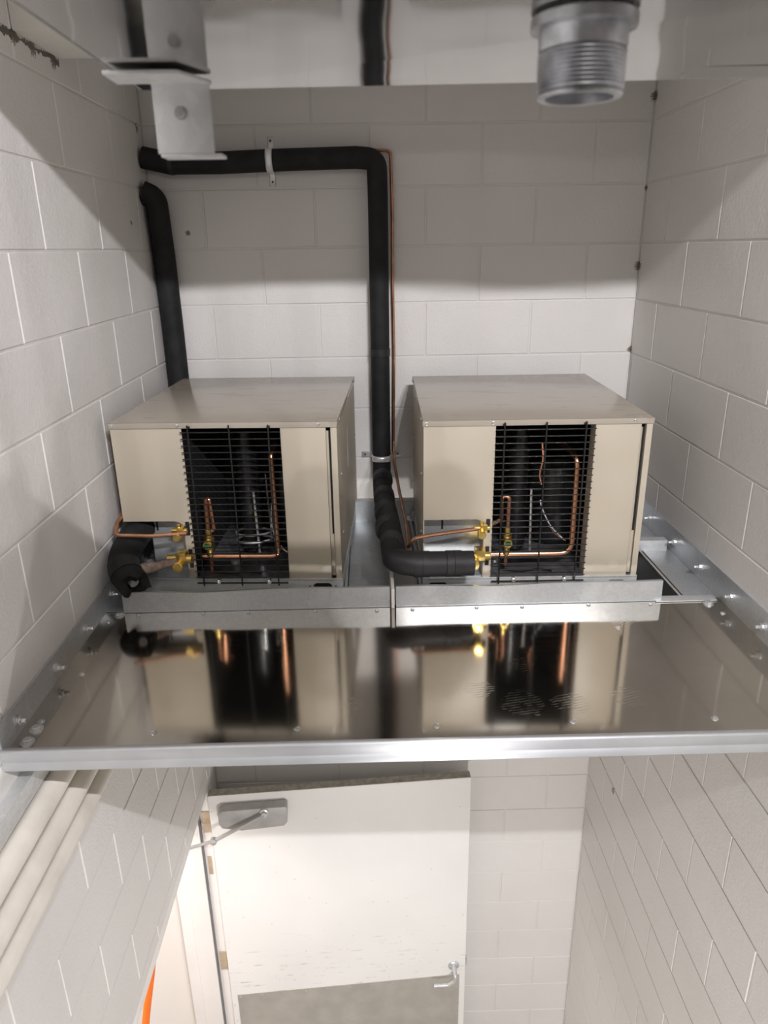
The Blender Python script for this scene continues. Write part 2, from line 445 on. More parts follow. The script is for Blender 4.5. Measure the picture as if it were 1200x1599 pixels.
# ------------------------------------------------------------------ next room beyond the doorway
mb = MB().box(-4.2, -4.0, -4, .2, FLOOR, -2.1).box(-4.2, XL-.2, .0, .2, FLOOR, -2.1).box(-4.2, XL-.2, -4, -3.8, FLOOR, -2.1)
struct('wall_hall', mb, 'hall_paint', 'brightly lit pale wall seen through the doorway', 'wall')
struct('ceiling_hall', MB().box(-4.2, XL-.2, -4, .2, -2.1, -2.0), 'hall_paint', 'pale ceiling of the room beyond the doorway', 'ceiling')

# door frame (steel, painted white) in the left wall
fr = root('trim_2', (XL-.1, -.16, FLOOR), 'white painted steel door frame lining the doorway', 'door frame'); fr['kind'] = 'structure'
part('hinge_jamb', MB().box(XL-.05, XL-.001, -.165, -.10, FLOOR, OPEN_Z-.045), 'frame_paint', fr, .003)
part('door_stop', MB().box(XL-.15, XL-.058, -.182, -.10, FLOOR, OPEN_Z-.045), 'frame_paint', fr, .004)
part('gasket', MB().box(XL-.058, XL-.05, -.176, -.12, FLOOR, OPEN_Z-.045), 'gasket_grey', fr)
part('outer_return', MB().box(XL-.21, XL-.15, -.165, -.10, FLOOR, OPEN_Z-.045), 'frame_paint', fr, .003)
part('head', MB().box(XL-.21, XL-.001, OPEN_Y0, -.10, OPEN_Z-.045, OPEN_Z+.003), 'frame_paint', fr, .003)
part('strike_jamb', MB().box(XL-.21, XL-.001, OPEN_Y0, OPEN_Y0+.055, FLOOR, OPEN_Z-.045), 'frame_paint', fr, .003)
part('silencer_plate', MB().box(XL-.038, XL-.02, -.168, -.16, -3.24, -3.13), 'hinge_bronze', fr)

# the door leaf, swung open towards the back wall
DW, DT, DH = 1.215, .045, 2.125
hx, hy = XL+.008, -.207
ang = math.atan2(.082, 1.215)
door = root('door_1', (hx, hy, -2.74-DH), 'white scuffed flush door swung open below the shelf', 'door', rz=ang); door['kind'] = 'structure'
part('leaf', MB().box(0, DW, 0, DT, 0, DH-.002), 'door_paint', door, .002, local=True)
part('top_edge', MB().box(.001, DW-.001, .0015, DT-.001, DH-.002, DH), 'door_edge', door, local=True, label='dusty unpainted top edge')
part('kick_plate', MB().box(.03, DW-.03, -.002, 0, .10, DH-1.27), 'kick_plate', door, local=True, label='dull stainless kick plate')
for i in range(11):
    x = .045+i*(DW-.09)/10
    part('plate_screw', MB().lathe([(.005, 0), (.005, .0015), (.002, .003)], (x, -.002, DH-1.285), '-Y', 8), 'zinc', door, local=True)
for z in (DH-1.36, DH-1.46, DH-1.56):
    part('plate_screw', MB().lathe([(.005, 0), (.005, .0015), (.002, .003)], (DW-.042, -.002, z), '-Y', 8), 'zinc', door, local=True)
for z in (DH-.18, DH-1.07):
    hg = part('hinge', MB().box(-.044, .0, .036, .0405, z-.06, z+.06).lathe([(.006, -.06), (.006, .06)], (-.002, .034, z), 'Z', 10), 'hinge_bronze', door, local=True)
lv = part('lever_handle', MB().lathe([(.029, 0), (.029, .006), (.024, .010), (.012, .012), (.011, .045), (.0, .046)], (DW-.062, 0, .925), '-Y', 20), 'zinc_dull', door, local=True)
part('lever', MB().tube(fillet([(DW-.062, -.03, .925), (DW-.062, -.062, .925), (DW-.066, -.062, .885), (DW-.10, -.058, .858), (DW-.175, -.058, .862)], .02, 6), [.009]*30+[.007]*40 if False else .009, 10), 'zinc_dull', lv, local=True)
part('latch', MB().box(DW, DW+.012, .012, .03, .905, .955), 'zinc_dull', door, local=True)
cl = part('door_closer', MB().prism([(.048, -.06), (.068, -.045), (.352, -.045), (.36, -.055), (.355, -.135), (.34, -.155), (.15, -.165), (.06, -.145), (.046, -.12)], -.052, 0, 'XZ'), 'closer_grey', door, .008, local=True, bseg=3)
cl.location = (0, 0, DH)
part('pivot', MB().lathe([(.021, 0), (.021, .008), (.013, .010), (.013, .022), (0, .023)], (.255, -.052, -.067), '-Y', 18), 'zinc_dull', cl, local=True)
part('arm', MB().tube([(.255, -.068, -.067), (.02, -.078, -.185)], .0085, 8).tube([(.02, -.078, -.185), (-.12, -.085, -.215)], .007, 8)
     .lathe([(.016, 0), (.016, .02), (.008, .024)], (.02, -.068, -.185), '-Y', 12), 'closer_grey', cl, local=True)

# orange sleeve hanging beyond the doorway
thing('orange_hose', MB().tube(smooth_path([(-1.02, -.58, -3.05), (-1.06, -.6, -3.3), (-1.13, -.6, -3.65), (-1.20, -.6, -4.1), (-1.24, -.62, -4.5), (-1.25, -.64, -4.86)], 6), .0165, 12),
      'orange_sleeve', 'bright orange hose hanging in the white doorway', 'hose')

# ------------------------------------------------------------------ conduits under the shelf on the left wall
for i, (z, r, what) in enumerate(((-1.575, .030, 'white painted conduit on left wall, next to the galvanised strut channel'),
                                  (-1.665, .030, 'white painted conduit on left wall, second below the strut channel'),
                                  (-1.755, .026, 'white painted conduit on left wall, lowest of the three'))):
    c = root('painted_conduit', (XL+r, -1.6, z-r), what, 'conduit', 'conduits under the shelf')
    part('pipe', MB().tube([(XL+r+.004, -2.43, z), (XL+r+.004, -.02, z)], r, 18), 'conduit_paint', c)
    for y in (-1.95, -.7):
        part('collar', MB().tube([(XL+r+.004, y-.03, z), (XL+r+.004, y+.03, z)], r*1.1, 18), 'conduit_paint', c)
thing('strut_channel', MB().box(XL, XL+.03, -2.43, -.02, -1.537, -1.488),
      'galvanised_white', 'galvanised strut channel on left wall just under the shelf end', 'channel')

# ------------------------------------------------------------------ the shelf
ZS = -1.40
sh = root('equipment_shelf', (.05, -.8, ZS-.04), 'polished sheet metal shelf carrying two beige condensing units', 'shelf')
part('deck_sheet', MB().box(XL+.006, XR-.006, -1.606, -.962, ZS-.002, ZS), 'polished_sheet', sh, label='mirror-like polished metal deck')
prof = [(-1.600, -1.3845)]+[(-1.6065+.006*math.cos(a), -1.3905+.006*math.sin(a)) for a in [PI/2+i*PI/12 for i in range(7)]]+[(-1.6125, -1.412), (-1.6115, -1.4135), (-1.6115, -1.4150), (-1.6125, -1.4165), (-1.6125, -1.434), (-1.610, -1.4372), (-1.590, -1.4372), (-1.590, -1.434), (-1.606, -1.434)]
part('front_trim', MB().prism(prof, XL+.003, XR-.003, 'YZ'), 'trim_aluminium', sh, .0006, label='bright aluminium edge trim')
part('gap_shade', MB().box(.70, XR-.1, -.94, -.21, -1.4228, -1.418), 'black_paint', sh)  # black sheet painting in the darkness of the open gap beside the right unit
part('back_deck', MB().box(XL+.1, XR-.1, -.962, -.2, -1.425, -1.423), 'galvanised_dark', sh)
part('back_flange', MB().box(XL+.006, XR-.006, -.203, -.2, -1.425, -1.34).box(XL+.006, XR-.006, -.2, -.165, -1.343, -1.34), 'galvanised', sh)
for nm, x0, s, zt in (('wall_angle', XL, 1, -1.332), ('wall_angle', XR, -1, -1.316)):
    poly = [(x0, ZS-.006), (x0, zt), (x0+s*.006, zt), (x0+s*.006, ZS+.001), (x0+s*.098, ZS+.001), (x0+s*.098, ZS-.006)]
    if s > 0: poly = [(x0, ZS-.01), (x0, zt), (x0+.006, zt), (x0+.006, ZS-.003), (x0+.098, ZS-.003), (x0+.098, ZS-.01)]
    ya, yb = (-1.606, -.03) if s > 0 else (-1.606, -.03)
    mbx = MB()
    if s > 0: mbx.prism(poly, ya, yb, 'XZ')
    else:
        mbx.box(XR-.006, XR, ya, yb, ZS-.01, zt).box(XR-.1, XR-.006, ya, yb, ZS-.01, ZS-.003)
    part(nm, mbx, 'galvanised', sh, .0012)
def hexn(mbx, c, r, h0, h1, axis):
    return mbx.lathe([(r, h0), (r, h1-.001), (r*.86, h1)], c, axis, 6)
def wall_bolt(y, x0, ax, z):
    mbx = MB().lathe([(.013, 0), (.013, .002)], (x0, y, z), ax, 16)
    hexn(mbx, (x0, y, z), .0095, .002, .011, ax)
    mbx.lathe([(.005, .011), (.005, .022), (.004, .024)], (x0, y, z), ax, 8)
    part('wall_bolt', mbx, 'zinc', sh)
for y in (-.923, -1.129, -1.324, -1.535): wall_bolt(y, XL+.006, 'X', -1.364)
for y in (-.40, -.632, -.833, -1.039, -1.214, -1.42): wall_bolt(y, XR-.006, '-X', -1.358)
def deck_bolt(x, y, r=.015):
    mbx = MB().lathe([(r, 0), (r, .002), (r*.8, .0026)], (x, y, ZS), 'Z', 18)
    hexn(mbx, (x, y, ZS), r*.66, .002, .009, 'Z')
    part('deck_bolt', mbx, 'zinc_dull', sh)
for x, y in ((-.818, -1.518), (-.819, -1.562), (-.806, -.988), (.905, -1.0), (.90, -1.545)): deck_bolt(x, y)
def screw(x, y, r=.006, z=ZS):
    part('deck_screw', MB().lathe([(r*1.35, 0), (r*1.35, .001), (r, .0015), (r*.85, .004), (0, .0046)], (x, y, z), 'Z', 10), 'zinc', sh)
for x, y in ((-.555, -1.54), (-.241, -1.539), (.066, -1.54), (.367, -1.536), (.681, -1.539), (-.82, -1.49), (-.80, -1.30), (-.825, -1.03), (.60, -1.13), (.92, -1.06)): screw(x, y)
# corner ties where the front deck meets the wall angles
part('corner_tie', MB().box(XL+.006, XL+.075, -1.0+.03, -.945, ZS+.001, ZS+.004), 'galvanised', sh, .0008)
part('corner_tie', MB().box(XR-.20, XR-.02, -.985, -.95, ZS+.001, ZS+.004), 'galvanised_white', sh, .0008)
part('corner_tie', MB().box(XR-.15, XR-.02, -.60, -.565, ZS-.003, ZS+.035), 'galvanised_white', sh, .0008)

# upstand angles in front of the two units
for x0, x1, lab in ((-.797, -.022, 'galvanised upstand angle in front of the unit with the open pipe sleeve'), (-.004, .776, 'galvanised upstand angle in front of the unit with the wrapped pipe')):
    t = root('upstand_angle', ((x0+x1)/2, -.97, ZS+.0005), lab, 'angle', 'upstand angles on the shelf')
    n = 14; vs = []; fs = []
    for i in range(n+1):
        x = x0+(x1-x0)*i/n
        dip = -.006*math.exp(-((i/n-.25)/.14)**2) if x0 < -.5 else -.004*math.exp(-((i/n-.35)/.2)**2)
        zt = -1.335+dip; yw = .003*math.sin(i*.9)
        vs += [(x, -.9775, ZS+.001), (x, -.9775, ZS+.0035), (x, -.976, ZS+.0035), (x, -.974+yw, zt), (x, -.962+yw, zt-.001), (x, -.962+yw, zt-.003), (x, -.9715+yw, zt-.003), (x, -.9725, ZS+.001)]
    for i in range(n):
        for k in range(8): fs.append((i*8+k, i*8+(k+1) % 8, (i+1)*8+(k+1) % 8, (i+1)*8+k))
    fs += [tuple(range(8)), tuple(n*8+k for k in reversed(range(8)))]
    part('angle_body', MB().add(vs, fs), 'galvanised', t)
    for fx in (.06, .30, .47, .72, .95):
        part('rivet', MB().lathe([(.006, 0), (.005, .003), (0, .0038)], (x0+(x1-x0)*fx, -.990-.012*(fx*7 % 1), ZS+.0005), 'Z', 10), 'zinc_dull', t)
# pale board edge between the two angles
thing('divider_strip', MB().box(-.0175, -.0085, -.985, -.80, ZS+.0005, -1.337), 'white_edge', 'narrow pale strip standing between the two galvanised upstand angles', 'strip', bev=.001)

# mounting rails under the units
for x0, lab in ((-.178, 'galvanised mounting rail beside the left-hand unit, facing the middle pipe'), (.070, 'galvanised mounting rail beside the right-hand unit, facing the middle pipe')):
    t = root('mounting_rail', (x0+.015, -.55, -1.423), lab, 'rail', 'mounting rails')
    part('rail', MB().box(x0, x0+.03, -.95, -.205, -1.423, -1.421).box(x0, x0+.0025, -.95, -.205, -1.423, -1.402).box(x0+.0275, x0+.03, -.95, -.205, -1.423, -1.402).box(x0, x0+.011, -.95, -.205, -1.404, -1.402).box(x0+.019, x0+.03, -.95, -.205, -1.404, -1.402), 'galvanised', t)
    for y in (-.90, -.24):
        mbx = MB().box(x0-.006, x0+.036, y-.022, y+.022, -1.402, -1.399)
        mbx.lathe([(.013, 0), (.013, .002)], (x0+.018, y, -1.399), 'Z', 14); hexn(mbx, (x0+.018, y, -1.399), .0105, .002, .013, 'Z')
        mbx.lathe([(.006, .013), (.006, .028), (.004, .030)], (x0+.018, y, -1.399), 'Z', 8)
        part('rail_bolt', mbx, 'zinc_dull', t)

# ------------------------------------------------------------------ condensing units
W, D, HH = .652, .755, .546
def condensing_unit(loc, rz, label, variant):
    u = root('condensing_unit', loc, label, 'condensing unit', 'condensing units on the shelf', rz)
    P = lambda name, mb, mat, **k: part(name, mb, mat, k.pop('parent', u), local=True, **k)
    base = P('base_pan', MB().box(-.002, W+.002, -.004, .001, .004, .057).box(-.002, W+.002, -.004, D, .050, .054).box(0, W, D-.003, D, .004, .054).box(0, .003, 0, D, .004, .054).box(W-.003, W, 0, D, .004, .054).box(-.002, W+.002, -.004, .03, 0, .004), 'galvanised_white', bev=.0008)
    holes = [.592] if variant == 0 else [.045, .592]
    for hxx in holes:
        poly = [(hxx+a, .030+b) for a, b in arc((.017, 0), .012, -PI/2, PI/2, 8)]+[(hxx+a, .030+b) for a, b in arc((-.017, 0), .012, PI/2, 3*PI/2, 8)]
        P('slot_hole', MB().prism(poly, -.0046, -.004, 'XZ'), 'black_paint', parent=base, label='black oval slot')
        for dx in (-.040, .040):
            P('pin_hole', MB().lathe([(.0035, 0), (.0035, .0006)], (hxx+dx, -.004, .030), '-Y', 10), 'black_paint', parent=base)
    # front panel: left sheet with rounded valve cut-out, right sheet beside the grille
    cut = [(0, .245)]+[(x, z) for x, z in arc((.155, .217), .028, PI/2, 0, 6)]+[(.183, .054), (.206, .054), (.206, .530), (0, .530)]
    P('front_panel', MB().prism(cut, 0, .004, 'XZ').box(.181, .183, .0, .05, .056, .215).box(0, .155, .002, .05, .245, .247), 'beige_enamel', bev=.0008)
    fp = P('front_panel', MB().box(.490, .621, 0, .004, .056, .530).box(.490, .492, 0, .05, .056, .530).box(.619, .621, 0, .012, .056, .530), 'beige_enamel', bev=.0008)
    P('corner_panel', MB().box(.634, W, -.001, .006, .054, .528).box(.634, .636, -.001, .02, .054, .528), 'beige_enamel', bev=.0008)
    P('slot_channel', MB().box(.620, .635, .010, .012, .062, .516), 'beige_enamel')
    P('slot_gap', MB().box(.6275, .6335, .0085, .0105, .20, .518), 'black_paint')
    for kx, kz, kr in ((.578, .093, .0165), (.522, .090, .010)):
        P('knockout', MB().lathe([(kr, 0), (kr, .0006), (kr*.93, .0007), (kr*.93, .0001)], (kx, 0, kz), '-Y', 24), 'beige_enamel', parent=fp)
    P('side_panel', MB().prism([(.003, .530), (D, .530), (D, .054)]+([(.30, .054), (.30, .245), (.003, .245)] if variant == 0 else [(.003, .054)]), 0, .003, 'YZ'), 'beige_enamel')
    sp_ = P('side_panel', MB().box(W-.003, W, .003, D, .054, .530), 'beige_enamel')
    P('back_panel', MB().box(.003, W-.003, D-.004, D, .054, .530), 'black_enamel')
    P('top_cover', MB().box(-.003, W+.003, -.003, D+.003, .5445, HH).box(-.003, W+.003, -.003, -.001, .529, HH).box(-.003, -.001, -.003, D+.003, .529, HH).box(W+.001, W+.003, -.003, D+.003, .529, HH).box(-.003, W+.003, D+.001, D+.003, .529, HH), 'beige_cover', bev=.0007)
    for x in (.008, .197, .60): P('cover_screw', MB().lathe([(.0058, 0), (.005, .002), (.002, .003)], (x, -.003, .538), '-Y', 10), 'zinc')
    for y, z in ((.06, .538), (.40, .538), (.70, .538), (.10, .36), (.10, .17), (.72, .33), (.72, .14), (.40, .075)):
        P('panel_screw', MB().lathe([(.006, 0), (.005, .002), (.002, .003)], (W+(.003 if z > .53 else 0), y, z), 'X', 10), 'zinc')
        P('panel_screw', MB().lathe([(.006, 0), (.005, .002), (.002, .003)], (-(.003 if z > .53 else 0), y, z), '-X', 10), 'zinc')
    P('louver_hole', MB().box(W, W+.0008, .36, .40, .30, .44), 'zinc_dull')
    # dark inside and grey inner floor
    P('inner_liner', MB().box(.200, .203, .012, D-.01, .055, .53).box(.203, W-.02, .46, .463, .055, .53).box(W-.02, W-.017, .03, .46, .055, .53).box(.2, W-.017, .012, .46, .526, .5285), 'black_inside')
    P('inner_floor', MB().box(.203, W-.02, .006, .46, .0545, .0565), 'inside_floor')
    P('valve_plate', MB().box(.062 if variant == 0 else .004, .198, .055, .058, .054, .30).box(.002, .198, .01, .055, .0545, .0565), 'galvanised')
    P('plate_slot', MB().box(.078-.02*variant, .084-.02*variant, .0535, .055, .195, .225), 'black_paint')
    # receiver, compressor, tubing
    rx = .343 if variant == 0 else .312
    P('receiver', MB().lathe([(.012, .06), (.030, .075), (.034, .10), (.034, .44), (.028, .475), (.010, .485), (.010, .5)], (rx, .20, 0), 'Z', 20), 'black_enamel')
    for z0, z1 in ((.42, .435), (.26, .27)): P('receiver_strap', MB().lathe([(.0355, z0), (.0355, z1)], (rx, .20, 0), 'Z', 20), 'black_enamel')
    P('compressor', MB().lathe([(.095, .06), (.105, .08), (.105, .27), (.09, .32), (.05, .345), (0, .35)], (.47, .33, 0), 'Z', 24), 'black_enamel')
    P('bright_rod', MB().tube([(rx+.036, .12, .07), (rx+.030, .12, .30)], .0042, 8), 'zinc')  # zinc rod; in the right unit it stands in for the receiver's highlight
    if variant == 0:
        P('bright_rod', MB().tube([(rx+.062, .20, .10), (rx+.056, .20, .33)], .003, 8), 'zinc')
        P('wire_coil', MB().tube([(rx+.02+.065*math.cos(a), .16+.05*math.sin(a), .110+.004*a) for a in [i*2*PI/20 for i in range(41)]], .0035, 6), 'zinc_dull')
        P('discharge_pipe', MB().tube(fillet([(.21, .05, .110), (.452, .05, .110), (.447, .06, .43), (.463, .16, .475), (.47, .30, .48)], .022, 8), .0092, 14), 'copper')
        P('spare_lead', MB().tube(smooth_path([(.435, .12, .30), (.428, .10, .22), (.44, .08, .16), (.47, .06, .125), (.50, .05, .12)], 6), .0028, 6), 'zinc_dull')
        P('liquid_tube', MB().tube([(.240, .045, .060), (.240, .045, .285), (.238, .06, .295)], .0075, 10), 'copper_dull')
        P('loop_tube', MB().tube(fillet([(.240, .05, .190), (.258, .05, .20), (.252, .05, .30), (.235, .06, .30), (.232, .08, .20)], .008, 5), .006, 8), 'copper')
        sx = .240
    else:
        P('discharge_pipe', MB().tube(fillet([(.205, .05, .110), (.462, .05, .110), (.462, .06, .415), (.44, .16, .43), (.40, .30, .44)], .04, 8), .0092, 14), 'copper')
        P('spare_lead', MB().tube(smooth_path([(.37, .11, .265), (.375, .10, .24), (.40, .08, .19), (.44, .06, .15)], 6), .0022, 6), 'zinc_dull')
        P('spare_lead', MB().tube(smooth_path([(.37, .12, .26), (.385, .10, .22), (.41, .08, .17), (.445, .06, .148)], 6), .002, 6), 'copper_dull')
        P('capillary', MB().tube(smooth_path([(.372, .14, .44), (.375, .13, .39), (.368, .13, .345), (.375, .13, .31)], 6), .004, 8), 'copper')
        P('liquid_tube', MB().tube(fillet([(.258, .045, .075), (.262, .045, .300), (.240, .05, .300), (.240, .05, .225), (.205, .05, .205)], .011, 6), .0068, 10), 'copper_dull')
        sx = .259
    sg = P('sight_glass', MB().lathe([(.011, -.042), (.011, -.022), (.0165, -.018), (.0165, .018), (.011, .022), (.011, .045)], (sx, .044, .158), 'Z', 14).lathe([(.015, 0), (.015, .016), (.0125, .019)], (sx, .036, .158), '-Y', 18), 'brass')
    P('glass', MB().lathe([(.009, 0), (.009, .0206)], (sx, .036, .158), '-Y', 16), 'glass_green', parent=sg)
    P('junction_stub', MB().lathe([(.018, 0), (.018, .010), (.008, .016), (.006, .028)], (.30 if variant == 0 else .235, .12, .0565), 'Z', 12), 'zinc_dull')
    P('floor_cable', MB().tube(smooth_path([(.24, .05, .060), (.30, .03, .061), (.36, .045, .060), (.40, .03, .061)], 6), .004, 6), 'black_enamel')
    # black wire guard: three uprights, ladder of cross wires
    y0 = -.012
    g = P('wire_guard', MB().box(.208, .488, y0-.004, y0, .046, .050), 'black_wire')
    for x in (.275, .430): P('guard_screw', MB().lathe([(.007, 0), (.007, .013), (.004, .015)], (x, -.004, .052), '-Y', 12), 'zinc', parent=g)
    for x in (.225, .455): P('guard_clip', MB().box(x, x+.008, y0, -.003, .530, .536), 'black_wire', parent=g)
    up = MB().tube([(0, 0, .040), (0, 0, .541)], .0026, 6).mesh('guard_wire', 'black_wire')
    ac = MB().tube([(.205, 0, 0), (.490, 0, 0)], .0019, 6).mesh('guard_wire', 'black_wire')
    for x in (.229, .347, .459):
        o = bpy.data.objects.new('guard_wire', up); C.objects.link(o); o.parent = g; o.location = (x, y0-.004, 0)
    for i in range(24):
        o = bpy.data.objects.new('guard_wire', ac); C.objects.link(o); o.parent = g; o.location = (0, y0, .066+i*.0197)
    # brass service valves
    lz = .222 if variant == 0 else .224
    v1 = P('service_valve', MB().tube([(.150, -.018, lz), (.196, -.018, lz)], .0075, 10).box(.168, .188, -.03, -.006, lz-.011, lz+.013).tube([(.172, -.018, lz), (.172, -.018, lz+.02)], .006, 8), 'brass', bev=.001)
    P('valve_cap', MB().lathe([(.0125, 0), (.0125, .016), (.011, .018)], (.170, -.03, lz-.012), '-Y', 16), 'brass', parent=v1, bev=0)
    sz = .125 if variant == 0 else .128
    v2 = P('service_valve', MB().tube([(.125, -.012, sz+.004), (.20, -.012, sz+.004)], .014, 12).box(.155, .185, -.03, .010, sz-.006, sz+.028), 'brass', bev=.0015)
    P('valve_cap', MB().lathe([(.0165, 0), (.0165, .018), (.014, .021)], (.163 if variant == 0 else .150, -.03, sz-.010), '-Y', 18), 'brass', parent=v2)
    for z0, z1 in ((lz-.020, lz+.022), (sz-.03, sz+.03)): P('valve_bracket', MB().box(.188, .199, -.004, .05, z0, z1), 'black_paint')
    return u
UL = (-.816, -.825, -1.417); UR = (.083, -.858, -1.42)
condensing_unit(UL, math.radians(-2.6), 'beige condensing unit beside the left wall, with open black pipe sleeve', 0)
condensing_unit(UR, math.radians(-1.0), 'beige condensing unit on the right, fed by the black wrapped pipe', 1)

# ------------------------------------------------------------------ pipework
# insulated suction line across the back wall, down between the units
path = fillet([(XL+.008, -.052, -.102), (XL+.10, -.052, -.122), (-.58, -.052, -.123), (-.40, -.052, -.117), (-.10, -.052, -.112), (-.028, -.052, -.118), (-.026, -.052, -.25), (-.028, -.052, -1.245), (-.030, -.09, -1.275), (-.028, -.30, -1.28), (-.014, -.62, -1.275), (-.006, -.925, -1.268)], .055, 8)
sl = root('suction_line', (-.03, -.05, -1.42), 'black foam insulated pipe crossing the back wall and dropping between units', 'pipe')
part('insulation', MB().tube(path, .0365, 20), 'foam_rubber', sl)
part('elbow_wrap', MB().tube(fillet([(-.0095, -.78, -1.270), (-.004, -.935, -1.272), (.06, -.932, -1.284), (.226, -.925, -1.288)], .045, 8), .0372, 22), 'foam_tape', sl)
for y, z in ((-.17, -1.262), (-.34, -1.277), (-.50, -1.277), (-.66, -1.276)):
    part('tape_band', MB().tube([(-.026+.012*(-y-.2), y-.025, z), (-.027+.012*(-y-.2), y+.025, z+.002)], .0388, 20), 'foam_tape', sl)
for x in (.062, .085, .155, .178):
    part('tape_band', MB().tube([(x-.011, -.9315, -1.2845), (x+.011, -.9305, -1.2852)], .0390, 22), 'foam_tape', sl)
part('seam_band', MB().tube([(-.027, -.052, -.775), (-.027, -.052, -.80)], .0385, 20), 'foam_tape', sl)
part('seam_band', MB().tube([(XL+.10, -.052, -.122), (XL+.115, -.052, -.1225)], .0378, 20), 'foam_tape', sl)
# small copper liquid line beside it
thing('liquid_line', MB().tube(fillet([(-.06, -.02, -.085), (.022, -.02, -.088), (.026, -.018, -.30), (.024, -.018, -.50), (.027, -.018, -.80), (.021, -.018, -1.15), (.022, -.06, -1.22), (.030, -.35, -1.245), (.040, -.70, -1.25), (.036, -.90, -1.245), (.050, -.915, -1.210), (.10, -.905, -1.205), (.245, -.88, -1.197)], .02, 6), .0058, 10),
      'copper_dull', 'thin copper tube running beside the black pipe to the right unit', 'tube')
# left riser
rs = root('suction_riser', (-.81, -.06, -1.35), 'black foam insulated pipe in the left corner dropping behind the left unit', 'pipe')
part('insulation', MB().tube(fillet([(XL+.002, -.083, -.215), (XL+.045, -.075, -.235), (-.812, -.044, -.42), (-.810, -.041, -.70), (-.810, -.041, -1.30)], .06, 8), .0395, 20), 'foam_rubber', rs)
# sleeve at the front corner of the left unit, cut open at its end
sv = root('pipe_sleeve', (-.80, -.93, -1.36), 'torn open black foam sleeve at the corner of the left unit', 'pipe sleeve')
pth = smooth_path([(-.765, -.66, -1.19), (-.778, -.74, -1.205), (-.797, -.83, -1.232), (-.803, -.895, -1.260), (-.788, -.943, -1.285), (-.757, -.978, -1.303)], 7)
n = len(pth); seg = 22
mb = MB(); P_ = [Vector(p) for p in pth]
def ringpts(i, r, jag=0, seed=0):
    T = (P_[min(i+1, n-1)]-P_[max(i-1, 0)]).normalized(); u = T.cross(Vector((0, 0, 1))).normalized(); w_ = T.cross(u)
    out = []
    for k in range(seg):
        a = 2*PI*k/seg
        out.append(P_[i]+(u*math.cos(a)+w_*math.sin(a))*r+T*jag*(.5+.5*math.sin(3*a+seed))*(1+.5*math.sin(7*a)))
    return out
vs = []
for i in range(n): vs += ringpts(i, .0445, .022 if i == n-1 else 0)
for i in range(n-1, n-8, -1): vs += ringpts(i, .017 if i < n-1 else .020, .014 if i == n-1 else 0)
rows = n+7
fs = [(i*seg+k, i*seg+(k+1) % seg, (i+1)*seg+(k+1) % seg, (i+1)*seg+k) for i in range(rows-1) for k in range(seg)]
fs += [tuple(reversed(range(seg))), tuple(range((rows-1)*seg, rows*seg))]
part('sleeve', MB().add(vs, fs), 'foam_rubber', sv)
part('sleeve_cuff', MB().tube([P_[n-12], P_[n-9], P_[n-6]], .0465, 22), 'foam_tape', sv)
part('core', MB().tube([P_[n-5], P_[n-1]+Vector((.004, 0, -.001))], .014, 12), 'foam_core', sv, label='pale exposed core')
# bare pipe stub between sleeve and valve
thing('pipe_stub', MB().tube(smooth_path([(-.765, -.93, -1.287), (-.735, -.905, -1.290), (-.71, -.89, -1.291), (-.690, -.875, -1.291), (-.66, -.862, -1.2905)], 5), [.015, .016, .0175, .016, .0175, .016, .0155, .017, .015, .014, .013, .0125, .0125, .012, .012, .012, .012, .012, .012, .012, .012], 14),
      'copper_wrap', 'fuzzy bare pipe stub between the torn sleeve and a brass valve', 'pipe')
thing('liquid_tube', MB().tube(fillet([(-.82, -.74, -1.14), (-.822, -.86, -1.163), (-.818, -.90, -1.186), (-.72, -.885, -1.197), (-.62, -.868, -1.198)], .018, 6), .0062, 10), 'copper_dull',
      'thin copper tube curling round the corner of the left unit', 'tube')

# pipe straps
def strap(loc, along, r, label):
    """two-hole strap: 'along' is the direction of the pipe"""
    t = root('pipe_strap', loc, label, 'pipe strap', 'two-hole pipe straps')
    L = r+.030; wd = .0118
    prof = [(-L-.014, 0), (-r-.010, 0), (-r-.004, .004)]
    prof += [(-(r+.001)*math.cos(a), max(.006, .052-.0)+(r+.001)*math.sin(a)) for a in [i*PI/12 for i in range(13)]]
    prof += [(r+.004, .004), (r+.010, 0), (L+.014, 0)]
    n = len(prof); vs = []; fs = []
    for s_ in (-wd, -wd*.35, wd*.35, wd):
        for k, (a, b) in enumerate(prof):
            b2 = b+(.002 if abs(s_) < wd*.9 and 2 < k < n-3 else 0)
            vs.append((s_, -b2-.002, a) if along == 'X' else (a, -b2-.002, s_))
    for j in range(3):
        for k in range(n-1): fs.append((j*n+k, j*n+k+1, (j+1)*n+k+1, (j+1)*n+k))
    me = MB().add(vs, fs).mesh('band', 'strap_zinc'); o = bpy.data.objects.new('band', me); C.objects.link(o); o.parent = t
    md = o.modifiers.new('thick', 'SOLIDIFY'); md.thickness = .0022
    for s_ in (-1, 1):
        c = (0, -.0032, s_*L) if along == 'X' else (s_*L, -.0032, 0)
        part('screw_hole' if along == 'X' else 'strap_screw', MB().lathe([(.0034, 0), (.0034, .0015)], c, '-Y', 10), 'black_paint', t, local=True)
strap((-.404, 0, -.116), 'X', .037, 'zinc pipe strap holding the black pipe high on the back wall')
strap((-.028, 0, -1.205), 'Z', .037, 'zinc pipe strap holding the black pipe between the two units')

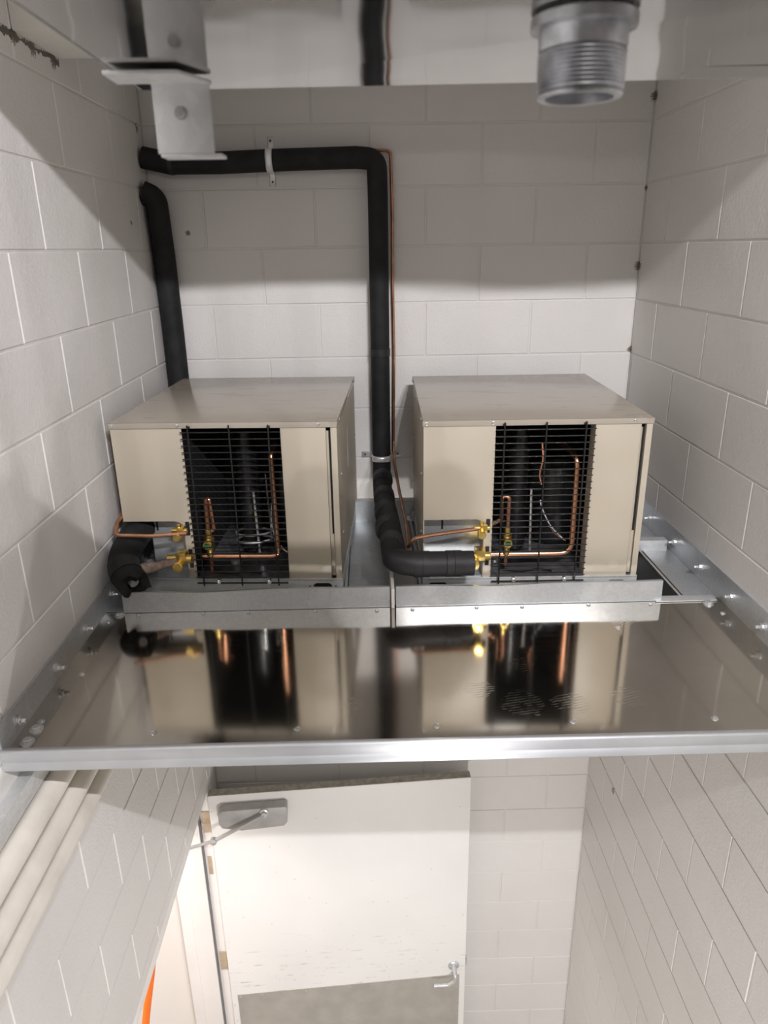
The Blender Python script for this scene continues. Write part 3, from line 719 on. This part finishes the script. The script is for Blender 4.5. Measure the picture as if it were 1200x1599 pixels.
# ------------------------------------------------------------------ drain pan hung above the camera
ZP = -.28
pan = root('drain_pan', (.03, -2.4, ZP), 'mirror-like stainless drain pan hanging overhead across the top', 'drain pan')
X0, X1, Y0, Y1 = -.257, .318, -2.64, -2.147
yc = lambda x: -2.17-.53*(x+.185)        # diagonal crease pressed into the sheet
xc = -.185-(Y1+2.17)/.53
rise = .013*(Y1-yc(X1))*.88
mb = MB(); A = [(X0, Y0, ZP), (X1, Y0, ZP), (X1, yc(X1), ZP), (xc, Y1, ZP), (X0, Y1, ZP)]
mb.add(A+[(x, y, z+.0012) for x, y, z in A], [(4, 3, 2, 1, 0), (5, 6, 7, 8, 9), (0, 1, 6, 5), (1, 2, 7, 6), (2, 3, 8, 7), (3, 4, 9, 8), (4, 0, 5, 9)])
part('pan_bottom', mb, 'stainless_pan', pan, smooth=False)
mb = MB(); A = [(xc, Y1, ZP), (X1, yc(X1), ZP), (X1, Y1, ZP+rise)]
mb.add(A+[(x, y, z+.0012) for x, y, z in A], [(2, 1, 0), (3, 4, 5), (0, 1, 4, 3), (1, 2, 5, 4), (2, 0, 3, 5)])
part('pan_facet', mb, 'stainless_pan', pan, smooth=False)
part('pan_side', MB().box(X0-.0012, X0, Y0, Y1, ZP-.0005, ZP+.045).box(X1, X1+.0012, Y0, Y1, ZP, ZP+.045).box(X0, X1, Y0-.0012, Y0, ZP, ZP+.045), 'stainless_pan', pan)
part('shadow_caster', MB().prism([(.208, ZP+.002), (.208, -.17)]+arc((.263, -.185), .055, PI, 0, 10)+[(.318, ZP+.002)], -2.20, -2.16, 'XZ'), 'stainless_pan', pan)  # unseen round-topped piece added to cast a soft shadow on the back wall
for x, y in ((-.20, -2.58), (.26, -2.58), (-.20, -2.25), (.26, -2.25)):
    part('hanger_rod', MB().tube([(x, y, ZP+.001), (x, y, 1.8)], .004, 8), 'zinc_dull', pan)
nip = root('drain_nipple', (.074, -2.352, -.328), 'threaded metal drain pipe nipple poking down from the overhead pan', 'pipe nipple')
prof = [(.0215, -.0445), (.0215, -.0455), (.0262, -.0455), (.0268, -.044)]
for i in range(9):
    z = -.042+i*.0024; prof += [(.0259, z), (.0273, z+.0013)]
prof += [(.0266, -.0195), (.0272, -.018), (.0272, -.006)]
part('nipple', MB().lathe([(.019, -.01)]+prof+[(.0272, 0)], (.074, -2.352, ZP), 'Z', 40), 'nipple_metal', nip)
part('flange', MB().lathe([(.0275, -.009), (.0325, -.008), (.0325, -.002), (.030, 0)], (.074, -2.352, ZP), 'Z', 32), 'nipple_metal', nip)
br = root('hanger_bracket', (-.212, -2.197, -.34), 'galvanised bent bracket with bolt hanging from the overhead pan', 'bracket')
part('plate', MB().box(-.236, -.189, -2.197, -2.1945, -.336, ZP-.002).box(-.234, -.183, -2.197, -2.175, -.3385, -.336), 'galvanised_white', br, .0006)
part('top_flange', MB().prism([(-.262, -2.236), (-.205, -2.236), (-.187, -2.197), (-.187, -2.1945), (-.236, -2.1945), (-.236, -2.20), (-.262, -2.20)], ZP-.0055, ZP-.0025, 'XY'), 'galvanised_white', br, .0005)
mbx = MB(); hexn(mbx, (-.214, -2.197, -.306), .0042, 0, .004, '-Y'); mbx.lathe([(.0052, 0), (.0052, .001)], (-.214, -2.197, -.306), '-Y', 14)
part('bolt', mbx, 'zinc', br)

# ------------------------------------------------------------------ lift everything onto the floor level
for o in C.objects:
    if o.parent is None and o.type in ('MESH', 'EMPTY'): o.location.z += ZO
